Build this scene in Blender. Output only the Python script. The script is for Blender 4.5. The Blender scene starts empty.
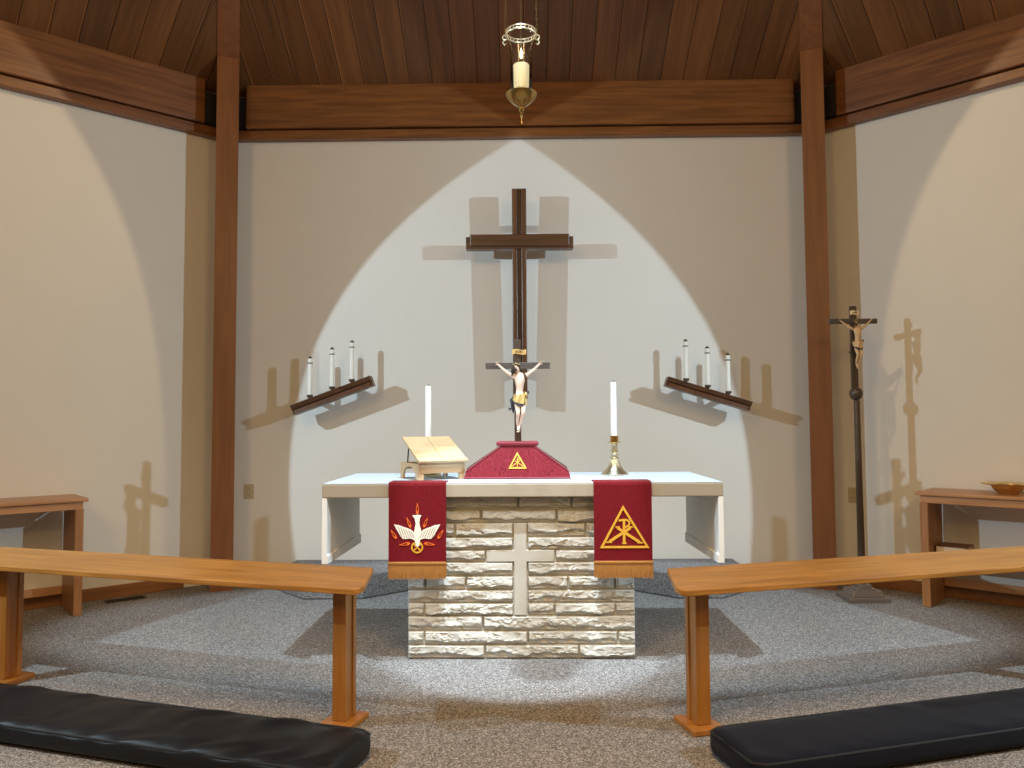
import bpy, bmesh, math, random
from mathutils import Vector, Matrix, noise
random.seed(7)
SC = bpy.context.scene
COL = SC.collection
PI = math.pi

# ------------------------------------------------------------------ helpers
def V(*a): return Vector(a)

class Frame:
    """local frame: origin, u (along), w (depth), z up"""
    def __init__(s, o, ang):
        s.o = Vector(o); s.u = V(math.cos(ang), math.sin(ang), 0); s.w = V(-math.sin(ang), math.cos(ang), 0)
    def p(s, a, b, c): return s.o + s.u*a + s.w*b + V(0, 0, c)

WORLD = Frame((0, 0, 0), 0)

class MB:
    def __init__(s): s.bm = bmesh.new()
    def merge(s, bm, smooth=False):
        if smooth:
            for f in bm.faces: f.smooth = True
        me = bpy.data.meshes.new('tmp'); bm.to_mesh(me); bm.free()
        s.bm.from_mesh(me); bpy.data.meshes.remove(me); return s
    def hexa(s, pts, bevel=0, seg=2):
        bm = bmesh.new(); v = [bm.verts.new(p) for p in pts]
        for f in ((0,3,2,1),(4,5,6,7),(0,1,5,4),(1,2,6,5),(2,3,7,6),(3,0,4,7)): bm.faces.new([v[i] for i in f])
        bmesh.ops.recalc_face_normals(bm, faces=bm.faces[:])
        if bevel: bmesh.ops.bevel(bm, geom=bm.edges[:], offset=bevel, segments=seg, profile=.5, affect='EDGES')
        return s.merge(bm)
    def box(s, x0, x1, y0, y1, z0, z1, fr=WORLD, bevel=0, seg=2):
        return s.hexa([fr.p(x0,y0,z0),fr.p(x1,y0,z0),fr.p(x1,y1,z0),fr.p(x0,y1,z0),
                       fr.p(x0,y0,z1),fr.p(x1,y0,z1),fr.p(x1,y1,z1),fr.p(x0,y1,z1)], bevel, seg)
    def prism(s, poly, f0, f1, bevel=0, seg=2, smooth=False):
        """poly: list of 2d points, f0/f1 map (a,b)->Vector for both caps"""
        bm = bmesh.new()
        A = [bm.verts.new(f0(*p)) for p in poly]; B = [bm.verts.new(f1(*p)) for p in poly]
        n = len(poly)
        bm.faces.new(A); bm.faces.new(B[::-1])
        for i in range(n): bm.faces.new([A[i], B[i], B[(i+1)%n], A[(i+1)%n]])
        bmesh.ops.recalc_face_normals(bm, faces=bm.faces[:])
        if bevel: bmesh.ops.bevel(bm, geom=bm.edges[:], offset=bevel, segments=seg, profile=.5, affect='EDGES')
        return s.merge(bm, smooth)
    def lathe(s, prof, c, seg=28, axis='Z'):
        bm = bmesh.new(); rings = []
        for r, h in prof:
            if r < 1e-5: rings.append([bm.verts.new(V(c[0], c[1], c[2]+h))])
            else: rings.append([bm.verts.new(V(c[0]+r*math.cos(2*PI*k/seg), c[1]+r*math.sin(2*PI*k/seg), c[2]+h)) for k in range(seg)])
        for a, b in zip(rings, rings[1:]):
            for k in range(seg):
                k2 = (k+1) % seg
                if len(a) == 1 and len(b) == 1: continue
                if len(a) == 1: bm.faces.new([a[0], b[k], b[k2]])
                elif len(b) == 1: bm.faces.new([a[k], a[k2], b[0]])
                else: bm.faces.new([a[k], a[k2], b[k2], b[k]])
        for ring in (rings[0], rings[-1]):
            if len(ring) > 1:
                try: bm.faces.new(ring)
                except ValueError: pass
        bmesh.ops.recalc_face_normals(bm, faces=bm.faces[:])
        return s.merge(bm, True)
    def tube(s, pts, r, seg=8, closed=False):
        pts = [Vector(p) for p in pts]; n = len(pts); bm = bmesh.new(); rings = []
        rr = r if isinstance(r, (list, tuple)) else [r]*n
        up = V(0, 0, 1); prev = None
        for i, p in enumerate(pts):
            if closed: t = pts[(i+1) % n]-pts[i-1]
            else: t = pts[min(i+1, n-1)]-pts[max(i-1, 0)]
            t.normalize()
            if prev is None:
                a = t.cross(up)
                if a.length < .1: a = t.cross(V(1, 0, 0))
            else: a = prev - t*prev.dot(t)
            a.normalize(); prev = a; b = t.cross(a)
            rings.append([bm.verts.new(p+(a*math.cos(2*PI*k/seg)+b*math.sin(2*PI*k/seg))*rr[i]) for k in range(seg)])
        m = n if closed else n-1
        for i in range(m):
            A, B = rings[i], rings[(i+1) % n]
            for k in range(seg): bm.faces.new([A[k], A[(k+1) % seg], B[(k+1) % seg], B[k]])
        if not closed:
            bm.faces.new(rings[0][::-1]); bm.faces.new(rings[-1])
        bmesh.ops.recalc_face_normals(bm, faces=bm.faces[:])
        return s.merge(bm, True)
    def ball(s, c, r, seg=16, sc=(1, 1, 1)):
        bm = bmesh.new(); bmesh.ops.create_uvsphere(bm, u_segments=seg, v_segments=seg//2+2, radius=r)
        for v in bm.verts: v.co = V(c[0]+v.co.x*sc[0], c[1]+v.co.y*sc[1], c[2]+v.co.z*sc[2])
        return s.merge(bm, True)
    def grid(s, nx, ny, f, smooth=True, closed_x=False):
        bm = bmesh.new()
        g = [[bm.verts.new(f(i/nx, j/ny)) for j in range(ny+1)] for i in range(nx+1)]
        for i in range(nx):
            for j in range(ny): bm.faces.new([g[i][j], g[i+1][j], g[i+1][j+1], g[i][j+1]])
        return s.merge(bm, smooth)
    def build(s, name, mat, parent=None, loc=None, sharp=35):
        me = bpy.data.meshes.new(name); s.bm.to_mesh(me); s.bm.free()
        me.materials.append(mat)
        o = bpy.data.objects.new(name, me); COL.objects.link(o)
        if parent is not None:
            base = V(0, 0, 0); q = parent
            while q is not None: base = base + q.location; q = q.parent
            me.transform(Matrix.Translation(-base)); o.parent = parent
        else:
            xs = [v.co for v in me.vertices]
            if loc is None:
                loc = V((min(c.x for c in xs)+max(c.x for c in xs))/2, (min(c.y for c in xs)+max(c.y for c in xs))/2, min(c.z for c in xs))
            loc = Vector(loc); me.transform(Matrix.Translation(-loc)); o.location = loc
        if any(p.use_smooth for p in me.polygons): me.set_sharp_from_angle(angle=math.radians(sharp))
        return o

def tag(o, label, cat, group=None):
    o['label'] = label; o['category'] = cat
    if group: o['group'] = group
    return o
def struct(o): o['kind'] = 'structure'; return o
def thing(name, loc, label, cat, group=None):
    o = bpy.data.objects.new(name, None); COL.objects.link(o); o.location = loc; o.empty_display_size = .1
    return tag(o, label, cat, group)
def part_label(o, label): o['label'] = label; return o

# ------------------------------------------------------------------ materials
def newmat(name):
    m = bpy.data.materials.new(name); m.use_nodes = True
    nt = m.node_tree; b = nt.nodes['Principled BSDF']; return m, nt, b
def N(nt, t, **k):
    n = nt.nodes.new(t)
    for a, v in k.items(): setattr(n, a, v)
    return n
def plain(name, col, rough=.5, metal=0, spec=.5, bump=0, bscale=200, var=0, vscale=20, sheen=0):
    m, nt, b = newmat(name)
    b.inputs['Base Color'].default_value = (*col, 1); b.inputs['Roughness'].default_value = rough
    b.inputs['Metallic'].default_value = metal; b.inputs['Specular IOR Level'].default_value = spec
    if sheen: b.inputs['Sheen Weight'].default_value = sheen
    tc = N(nt, 'ShaderNodeTexCoord')
    if var:
        no = N(nt, 'ShaderNodeTexNoise'); no.inputs['Scale'].default_value = vscale; no.inputs['Detail'].default_value = 5
        nt.links.new(tc.outputs['Object'], no.inputs['Vector'])
        mx = N(nt, 'ShaderNodeMix', data_type='RGBA')
        mx.inputs[6].default_value = (*[c*(1-var) for c in col], 1); mx.inputs[7].default_value = (*[min(1, c*(1+var)) for c in col], 1)
        nt.links.new(no.outputs['Fac'], mx.inputs[0]); nt.links.new(mx.outputs[2], b.inputs['Base Color'])
    if bump:
        no = N(nt, 'ShaderNodeTexNoise'); no.inputs['Scale'].default_value = bscale; no.inputs['Detail'].default_value = 4
        nt.links.new(tc.outputs['Object'], no.inputs['Vector'])
        bp = N(nt, 'ShaderNodeBump'); bp.inputs['Strength'].default_value = bump; bp.inputs['Distance'].default_value = .004
        nt.links.new(no.outputs['Fac'], bp.inputs['Height']); nt.links.new(bp.outputs[0], b.inputs['Normal'])
    return m
def wood(name, c1, c2, axis=0, rot=0, rough=.42, fine=1.0, coat=.15):
    """straight-grained wood; axis = grain direction in object space, rot = turn about z first"""
    m, nt, b = newmat(name)
    tc = N(nt, 'ShaderNodeTexCoord'); mp0 = N(nt, 'ShaderNodeMapping'); mp0.inputs['Rotation'].default_value = (0, 0, -rot)
    nt.links.new(tc.outputs['Object'], mp0.inputs['Vector'])
    mp = N(nt, 'ShaderNodeMapping'); s = [14*fine]*3; s[axis] = 1.0*fine; mp.inputs['Scale'].default_value = s
    nt.links.new(mp0.outputs[0], mp.inputs['Vector'])
    n1 = N(nt, 'ShaderNodeTexNoise'); n1.inputs['Scale'].default_value = 1.6; n1.inputs['Detail'].default_value = 6; n1.inputs['Distortion'].default_value = .6
    nt.links.new(mp.outputs[0], n1.inputs['Vector'])
    mp2 = N(nt, 'ShaderNodeMapping'); s = [90*fine]*3; s[axis] = 3*fine; mp2.inputs['Scale'].default_value = s
    nt.links.new(mp0.outputs[0], mp2.inputs['Vector'])
    n2 = N(nt, 'ShaderNodeTexNoise'); n2.inputs['Scale'].default_value = 1.2; n2.inputs['Detail'].default_value = 3
    nt.links.new(mp2.outputs[0], n2.inputs['Vector'])
    r = N(nt, 'ShaderNodeValToRGB'); r.color_ramp.elements[0].position = .32; r.color_ramp.elements[1].position = .68
    r.color_ramp.elements[0].color = (*c1, 1); r.color_ramp.elements[1].color = (*c2, 1)
    ad = N(nt, 'ShaderNodeMath', operation='MULTIPLY_ADD'); ad.inputs[1].default_value = .35; 
    sb = N(nt, 'ShaderNodeMath', operation='SUBTRACT'); sb.inputs[1].default_value = .175
    nt.links.new(n2.outputs['Fac'], ad.inputs[0]); nt.links.new(n1.outputs['Fac'], sb.inputs[0]); nt.links.new(sb.outputs[0], ad.inputs[2])
    nt.links.new(ad.outputs[0], r.inputs[0]); nt.links.new(r.outputs[0], b.inputs['Base Color'])
    b.inputs['Roughness'].default_value = rough; b.inputs['Coat Weight'].default_value = coat; b.inputs['Coat Roughness'].default_value = .25
    bp = N(nt, 'ShaderNodeBump'); bp.inputs['Strength'].default_value = .15; bp.inputs['Distance'].default_value = .002
    nt.links.new(n2.outputs['Fac'], bp.inputs['Height']); nt.links.new(bp.outputs[0], b.inputs['Normal'])
    return m
def knotted_planks(name):
    m, nt, b = newmat(name)
    uv = N(nt, 'ShaderNodeUVMap'); sp = N(nt, 'ShaderNodeSeparateXYZ'); nt.links.new(uv.outputs[0], sp.inputs[0])
    dv = N(nt, 'ShaderNodeMath', operation='DIVIDE'); dv.inputs[1].default_value = .197; nt.links.new(sp.outputs[0], dv.inputs[0])
    fl = N(nt, 'ShaderNodeMath', operation='FLOOR'); nt.links.new(dv.outputs[0], fl.inputs[0])
    fr = N(nt, 'ShaderNodeMath', operation='FRACT'); nt.links.new(dv.outputs[0], fr.inputs[0])
    wn = N(nt, 'ShaderNodeTexWhiteNoise', noise_dimensions='1D'); nt.links.new(fl.outputs[0], wn.inputs['W'])
    # grain, offset per plank
    cb = N(nt, 'ShaderNodeCombineXYZ'); sc = N(nt, 'ShaderNodeMath', operation='MULTIPLY'); sc.inputs[1].default_value = 37
    nt.links.new(wn.outputs['Value'], sc.inputs[0]); nt.links.new(sc.outputs[0], cb.inputs[2])
    mpx = N(nt, 'ShaderNodeMath', operation='MULTIPLY'); mpx.inputs[1].default_value = 22; nt.links.new(sp.outputs[0], mpx.inputs[0]); nt.links.new(mpx.outputs[0], cb.inputs[0])
    mpy = N(nt, 'ShaderNodeMath', operation='MULTIPLY'); mpy.inputs[1].default_value = 1.3; nt.links.new(sp.outputs[1], mpy.inputs[0]); nt.links.new(mpy.outputs[0], cb.inputs[1])
    no = N(nt, 'ShaderNodeTexNoise'); no.inputs['Scale'].default_value = 1; no.inputs['Detail'].default_value = 5; no.inputs['Distortion'].default_value = .8
    nt.links.new(cb.outputs[0], no.inputs['Vector'])
    r = N(nt, 'ShaderNodeValToRGB'); r.color_ramp.elements[0].color = (.12, .043, .010, 1); r.color_ramp.elements[1].color = (.20, .080, .021, 1)
    r.color_ramp.elements[0].position = .3; r.color_ramp.elements[1].position = .7
    nt.links.new(no.outputs['Fac'], r.inputs[0])
    # plank to plank tone
    mr = N(nt, 'ShaderNodeMapRange'); mr.inputs['To Min'].default_value = .72; mr.inputs['To Max'].default_value = 1.25; nt.links.new(wn.outputs['Value'], mr.inputs[0])
    mu = N(nt, 'ShaderNodeMix', data_type='RGBA', blend_type='MULTIPLY'); mu.inputs[0].default_value = 1
    nt.links.new(r.outputs[0], mu.inputs[6]); nt.links.new(mr.outputs[0], mu.inputs[7])
    # knots
    vo = N(nt, 'ShaderNodeTexVoronoi', feature='F1'); cv = N(nt, 'ShaderNodeCombineXYZ')
    ky = N(nt, 'ShaderNodeMath', operation='MULTIPLY'); ky.inputs[1].default_value = .62; nt.links.new(sp.outputs[1], ky.inputs[0])
    nt.links.new(sp.outputs[0], cv.inputs[0]); nt.links.new(ky.outputs[0], cv.inputs[1]); vo.inputs['Scale'].default_value = 2.6
    nt.links.new(cv.outputs[0], vo.inputs['Vector'])
    kr = N(nt, 'ShaderNodeMapRange', interpolation_type='SMOOTHSTEP'); kr.inputs['From Min'].default_value = .035; kr.inputs['From Max'].default_value = .085
    kr.inputs['To Min'].default_value = .25; kr.inputs['To Max'].default_value = 1; nt.links.new(vo.outputs['Distance'], kr.inputs[0])
    mk = N(nt, 'ShaderNodeMix', data_type='RGBA', blend_type='MULTIPLY'); mk.inputs[0].default_value = 1
    nt.links.new(mu.outputs[2], mk.inputs[6]); nt.links.new(kr.outputs[0], mk.inputs[7])
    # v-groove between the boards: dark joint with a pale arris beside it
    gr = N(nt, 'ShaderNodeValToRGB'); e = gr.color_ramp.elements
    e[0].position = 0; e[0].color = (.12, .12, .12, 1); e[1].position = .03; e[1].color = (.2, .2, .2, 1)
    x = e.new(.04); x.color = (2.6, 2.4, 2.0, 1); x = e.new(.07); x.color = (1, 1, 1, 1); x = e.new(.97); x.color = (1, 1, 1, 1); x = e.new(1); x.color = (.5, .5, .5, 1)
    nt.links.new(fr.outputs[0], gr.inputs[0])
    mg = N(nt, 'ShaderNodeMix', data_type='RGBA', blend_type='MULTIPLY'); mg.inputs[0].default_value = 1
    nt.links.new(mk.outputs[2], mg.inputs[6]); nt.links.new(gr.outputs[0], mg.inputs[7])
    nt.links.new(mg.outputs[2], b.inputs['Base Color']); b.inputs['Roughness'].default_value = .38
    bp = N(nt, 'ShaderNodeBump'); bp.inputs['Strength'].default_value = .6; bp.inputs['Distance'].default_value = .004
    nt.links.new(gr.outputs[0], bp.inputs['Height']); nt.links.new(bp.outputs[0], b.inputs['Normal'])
    return m
def carpet(name, cols, scale=1.0):
    m, nt, b = newmat(name); tc = N(nt, 'ShaderNodeTexCoord')
    vo = N(nt, 'ShaderNodeTexVoronoi'); vo.inputs['Scale'].default_value = 185*scale; nt.links.new(tc.outputs['Object'], vo.inputs['Vector'])
    sp = N(nt, 'ShaderNodeSeparateColor'); nt.links.new(vo.outputs['Color'], sp.inputs[0])
    r = N(nt, 'ShaderNodeValToRGB'); r.color_ramp.interpolation = 'LINEAR'
    e = r.color_ramp.elements; e[0].color = (*cols[0], 1); e[1].color = (*cols[-1], 1); e[0].position = .08; e[1].position = .95
    for i, c in enumerate(cols[1:-1]):
        x = e.new(.08+.87*(i+1)/(len(cols)-1)); x.color = (*c, 1)
    no = N(nt, 'ShaderNodeTexNoise'); no.inputs['Scale'].default_value = 260*scale; no.inputs['Detail'].default_value = 3; nt.links.new(tc.outputs['Object'], no.inputs['Vector'])
    mx = N(nt, 'ShaderNodeMix', data_type='FLOAT'); mx.inputs[0].default_value = .45
    nt.links.new(sp.outputs[0], mx.inputs[2]); nt.links.new(no.outputs['Fac'], mx.inputs[3])
    nt.links.new(mx.outputs[0], r.inputs[0]); nt.links.new(r.outputs[0], b.inputs['Base Color'])
    b.inputs['Roughness'].default_value = .95; b.inputs['Specular IOR Level'].default_value = .1
    bp = N(nt, 'ShaderNodeBump'); bp.inputs['Strength'].default_value = .5; bp.inputs['Distance'].default_value = .006
    nt.links.new(mx.outputs[0], bp.inputs['Height']); nt.links.new(bp.outputs[0], b.inputs['Normal'])
    return m
def brocade(name, c1, c2, scale=17):
    m, nt, b = newmat(name); tc = N(nt, 'ShaderNodeTexCoord')
    no = N(nt, 'ShaderNodeTexNoise'); no.inputs['Scale'].default_value = 9; nt.links.new(tc.outputs['Object'], no.inputs['Vector'])
    ad = N(nt, 'ShaderNodeVectorMath', operation='MULTIPLY_ADD'); ad.inputs[1].default_value = (.06, .06, .06)
    nt.links.new(no.outputs['Color'], ad.inputs[0]); nt.links.new(tc.outputs['Object'], ad.inputs[2])
    vo = N(nt, 'ShaderNodeTexVoronoi', feature='DISTANCE_TO_EDGE'); vo.inputs['Scale'].default_value = scale; nt.links.new(ad.outputs[0], vo.inputs['Vector'])
    si = N(nt, 'ShaderNodeMath', operation='SINE'); mu = N(nt, 'ShaderNodeMath', operation='MULTIPLY'); mu.inputs[1].default_value = 26
    nt.links.new(vo.outputs['Distance'], mu.inputs[0]); nt.links.new(mu.outputs[0], si.inputs[0])
    mr = N(nt, 'ShaderNodeMapRange', interpolation_type='SMOOTHSTEP'); mr.inputs['From Min'].default_value = .1; mr.inputs['From Max'].default_value = .7; nt.links.new(si.outputs[0], mr.inputs[0])
    mx = N(nt, 'ShaderNodeMix', data_type='RGBA'); mx.inputs[6].default_value = (*c1, 1); mx.inputs[7].default_value = (*c2, 1)
    nt.links.new(mr.outputs[0], mx.inputs[0]); nt.links.new(mx.outputs[2], b.inputs['Base Color'])
    rr = N(nt, 'ShaderNodeMapRange'); rr.inputs['To Min'].default_value = .75; rr.inputs['To Max'].default_value = .42; nt.links.new(mr.outputs[0], rr.inputs[0])
    nt.links.new(rr.outputs[0], b.inputs['Roughness']); b.inputs['Specular IOR Level'].default_value = .2
    b.inputs['Sheen Weight'].default_value = .02
    return m

M = {}
M['wall'] = plain('wall_paint', (.76, .72, .65), .85, spec=.2, bump=.12, bscale=120, var=.025, vscale=3)
M['carpet'] = carpet('speckled_carpet', [(.03, .027, .025), (.135, .122, .114), (.255, .236, .226), (.70, .66, .63)])
M['stepcarpet'] = carpet('step_carpet', [(.05, .048, .05), (.15, .145, .145), (.27, .262, .262), (.6, .58, .57)], 1.0)
M['ceiling'] = knotted_planks('pine_ceiling')
M['beam'] = wood('fir_beam', (.135, .044, .010), (.26, .096, .025), 0, 0)
M['beamL'] = wood('fir_beam_l', (.135, .044, .010), (.26, .096, .025), 0, math.radians(42.3))
M['beamR'] = wood('fir_beam_r', (.135, .044, .010), (.26, .096, .025), 0, math.radians(-42.3))
M['post'] = wood('fir_post', (.20, .068, .02), (.26, .095, .03), 2, 0, fine=.7)
M['steel'] = plain('dark_steel', (.012, .009, .008), .6)
RA = math.radians(16.3)
M['oakL'] = wood('oak_rail_l', (.27, .115, .020), (.43, .20, .042), 0, -RA, rough=.35, fine=1.5)
M['oakR'] = wood('oak_rail_r', (.27, .115, .020), (.43, .20, .042), 0, RA, rough=.35, fine=1.5)
M['oakV'] = wood('oak_post', (.27, .098, .013), (.35, .14, .024), 2, 0, rough=.38)
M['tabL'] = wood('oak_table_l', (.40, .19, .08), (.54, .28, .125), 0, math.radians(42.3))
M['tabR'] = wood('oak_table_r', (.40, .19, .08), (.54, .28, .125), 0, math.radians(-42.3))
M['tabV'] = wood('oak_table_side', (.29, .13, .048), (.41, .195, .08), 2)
M['base'] = wood('oak_baseboard', (.22, .09, .03), (.30, .13, .045), 0, math.radians(42.3))
M['walnut'] = wood('walnut', (.055, .022, .010), (.105, .042, .018), 0, rough=.3)
M['walnutV'] = wood('walnut_upright', (.085, .034, .014), (.14, .06, .025), 2, rough=.3)
M['walnutD'] = wood('walnut_dark', (.030, .013, .008), (.05, .021, .011), 0, rough=.35)
M['stone'] = plain('limestone', (.55, .53, .475), .95, spec=.0, bump=.3, bscale=80, var=.14, vscale=9)
M['stonecut'] = plain('dressed_limestone', (.56, .54, .48), .7, bump=.2, bscale=90, var=.05, vscale=12)
M['mensa'] = plain('altar_slab', (.37, .31, .23), .6, bump=.08, bscale=50, var=.05, vscale=6)
M['linen'] = plain('altar_linen', (.50, .56, .63), .8, spec=.2, bump=.1, bscale=400)  # white cloth; the bluish tinge of the cool light is put into its colour
M['panel'] = plain('altar_side', (.84, .83, .80), .6, bump=.08, bscale=50, var=.05, vscale=6)  # paleness raised to stand in for light bounced off floor and wall
M['red'] = brocade('red_brocade', (.12, .0025, .006), (.175, .006, .012), 42)
M['redbright'] = brocade('crimson_brocade', (.125, .003, .009), (.19, .008, .020), 34)
M['redplain'] = plain('crimson_band', (.19, .007, .018), .6, bump=.3, bscale=300)
M['gold'] = plain('gold_thread', (.66, .34, .03), .45, bump=.4, bscale=500)
M['fringe'] = plain('gold_fringe', (.36, .155, .03), .6, var=.25, vscale=60)
M['white'] = plain('white_thread', (.80, .74, .62), .6, bump=.3, bscale=400)
M['grey'] = plain('feather_line', (.25, .20, .15), .7)
M['orange'] = plain('orange_thread', (.75, .14, .02), .5)
M['brass'] = plain('polished_brass', (.72, .47, .16), .16, metal=1)
M['brasspale'] = plain('pale_brass', (.86, .77, .54), .3, metal=1)
M['bowl'] = plain('brass_bowl', (.86, .66, .30), .3, metal=1)
M['brassdark'] = plain('old_brass', (.26, .18, .075), .3, metal=1)
M['cupbrass'] = plain('lamp_brass', (.50, .37, .15), .2, metal=1)
M['cupdark'] = plain('tarnished_brass', (.10, .07, .04), .4, metal=.8)
M['wax'] = plain('white_wax', (.86, .87, .86), .4, var=.02)
M['waxwarm'] = plain('ivory_wax', (.84, .83, .76), .4)
M['wick'] = plain('wick', (.02, .02, .02), .9)
M['pine'] = wood('pale_maple', (.46, .31, .155), (.58, .43, .25), 0, math.radians(29), rough=.45, fine=1.6)
M['crossgrey'] = wood('ebonised_wood', (.065, .055, .052), (.115, .10, .095), 0, rough=.5, fine=2)
M['crossbrown'] = wood('ebonised_upright', (.045, .028, .020), (.08, .052, .038), 2, rough=.5, fine=2)
M['procwood'] = wood('dark_stained_wood', (.05, .034, .024), (.085, .058, .04), 2, rough=.35)
M['skin'] = plain('painted_flesh', (.78, .58, .46), .5, var=.12, vscale=25)
M['ivory'] = plain('carved_wood_flesh', (.62, .43, .24), .45, var=.2, vscale=25)
M['hair'] = plain('dark_hair', (.035, .022, .015), .7)
M['goldcloth'] = plain('gilded_cloth', (.52, .36, .12), .4, metal=.35, bump=.3, bscale=120)
M['dkcloth'] = plain('dark_lining', (.02, .02, .03), .6)
M['scroll'] = plain('gilded_scroll', (.80, .55, .22), .4, metal=.3)
M['ink'] = plain('dark_lettering', (.06, .035, .015), .8)
M['scrollpale'] = plain('ivory_scroll', (.85, .74, .45), .5)
M['vinyl'] = plain('charcoal_vinyl', (.0045, .005, .0075), .45, spec=.3, bump=.25, bscale=350, var=.1)
M['velvet'] = plain('navy_black_fabric', (.0035, .004, .009), .85, spec=.1, bump=.15, bscale=200, var=.15, sheen=.06)
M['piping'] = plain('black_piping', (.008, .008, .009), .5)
M['basemetal'] = plain('bronze_paint', (.24, .20, .175), .32, metal=.5)
M['plate'] = plain('ivory_plastic', (.52, .43, .27), .5)
M['slot'] = plain('dark_slot', (.02, .015, .01), .6)
M['ventmetal'] = plain('dark_vent', (.015, .011, .009), .5)
M['cord'] = plain('black_cable', (.01, .01, .012), .5)
M['paper'] = plain('page_edges', (.62, .55, .42), .8)
M['cover'] = plain('brown_leather', (.12, .045, .022), .5)
def glass():
    m, nt, b = newmat('clear_glass'); b.inputs['Transmission Weight'].default_value = 1; b.inputs['Roughness'].default_value = .0
    b.inputs['IOR'].default_value = 1.45; b.inputs['Base Color'].default_value = (.97, .98, .96, 1); return m
M['glass'] = glass()
def glow(name, col, st, base=(.8, .8, .7)):
    m, nt, b = newmat(name); b.inputs['Base Color'].default_value = (*base, 1); b.inputs['Roughness'].default_value = .5
    b.inputs['Emission Color'].default_value = (*col, 1); b.inputs['Emission Strength'].default_value = st; return m
M['flame'] = glow('flame', (1, .72, .2), 6)
M['litwax'] = glow('lit_wax', (1, .82, .42), .32, (.85, .8, .6))

# ------------------------------------------------------------------ measured room
D = 6.54; XL = -2.59; XR = 2.54; H = 3.82; TH = math.radians(42.3)
CLf = V(XL, D, 0); CRf = V(XR, D, 0); SW = 5.13
# frames along the side walls: u runs from the corner towards the nave, w points out of the wall into the room
class SF:
    def __init__(s, side):
        s.side = side; s.c = CLf if side < 0 else CRf
        s.t = V(side*math.cos(TH), -math.sin(TH), 0); s.n = V(-side*math.sin(TH), -math.cos(TH), 0)
    def p(s, a, b, c): return s.c + s.t*a + s.n*b + V(0, 0, c)
FL = SF(-1); FR = SF(1)

# floor
m_ = MB(); m_.box(-8, 8, -2.5, 7.2, -.1, 0); struct(m_.build('floor', M['carpet']))
# walls (solid slabs)
def slab(fr, a0, a1, z0, z1, t=.15): 
    m = MB(); m.hexa([fr.p(a0,0,z0),fr.p(a1,0,z0),fr.p(a1,-t,z0),fr.p(a0,-t,z0),fr.p(a0,0,z1),fr.p(a1,0,z1),fr.p(a1,-t,z1),fr.p(a0,-t,z1)]); return m
class BF:  # back wall frame: a = x, b out of the wall towards the camera
    def p(s, a, b, c): return V(a, D-b, c)
FB = BF()
struct(slab(FB, XL, XR, 0, 4.28).build('wall_back', M['wall']))
struct(slab(FL, 0, SW, 0, 4.28).build('wall_left', M['wall']))
struct(slab(FR, 0, SW, 0, 4.28).build('wall_right', M['wall']))
# ceiling: three sloping sectors meeting at hips, boards running up the slope
ST = math.tan(math.radians(30.5)); Z0 = 4.29-.1*ST
APEX = V(-.02, -.2, 0)
me = bpy.data.meshes.new('ceiling'); bm = bmesh.new(); uvl = bm.loops.layers.uv.new('UVMap')
def sector(fr, a0, a1, side):
    pa, pb = fr.p(a0, 0, Z0), fr.p(a1, 0, Z0)
    n = (fr.p(0, 1, 0)-fr.p(0, 0, 0)); t = (fr.p(1, 0, 0)-fr.p(0, 0, 0))
    da = (APEX-fr.p(0, 0, 0)).dot(n); pc = V(APEX.x, APEX.y, Z0+da*ST)
    out = []
    for dz in (0, .12):
        vs = [bm.verts.new(p+V(0, 0, dz)) for p in (pa, pb, pc)]
        f = bm.faces.new(vs); out.append(f)
        for l in f.loops:
            d = l.vert.co-fr.p(0, 0, 0)
            l[uvl].uv = (d.dot(t)+10.03, d.dot(n)/math.cos(math.radians(30.5)))
sector(FB, XL, XR, 0); sector(FL, 0, SW, -1); sector(FR, 0, SW, 1)
bm.to_mesh(me); bm.free(); me.materials.append(M['ceiling'])
o = bpy.data.objects.new('ceiling', me); COL.objects.link(o); struct(o)
# beams and the narrow trim under them
ti = [0]
def trim(mb, mat): ti[0] += 1; return struct(mb.build('trim_%d' % ti[0], mat))
def bar(fr, a0, a1, b0, b1, z0, z1, bevel=.006):
    m = MB(); m.hexa([fr.p(a0,b1,z0),fr.p(a1,b1,z0),fr.p(a1,b0,z0),fr.p(a0,b0,z0),fr.p(a0,b1,z1),fr.p(a1,b1,z1),fr.p(a1,b0,z1),fr.p(a0,b0,z1)], bevel); return m
for fr, a0, a1, mat in ((FB, XL+.16, XR-.16, 'beam'), (FL, .20, SW, 'beamL'), (FR, .20, SW, 'beamR')):
    trim(bar(fr, a0-.14, a1+(.14 if fr is FB else 0), 0, .085, 3.82, 3.897), M[mat])
    trim(bar(fr, a0+.03, a1-(.03 if fr is FB else 0), 0, .10, 3.91, 4.30, .012), M[mat])
    # dark steel hanger plates at the beam ends
    if fr is FB:
        trim(bar(fr, a0-.10, a0+.03, .0, .07, 3.93, 4.20, .003), M['steel']); trim(bar(fr, a1-.03, a1+.10, .0, .07, 3.93, 4.20, .003), M['steel'])
    else: trim(bar(fr, a0-.10, a0+.03, .0, .07, 3.93, 4.20, .003), M['steel'])
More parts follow.
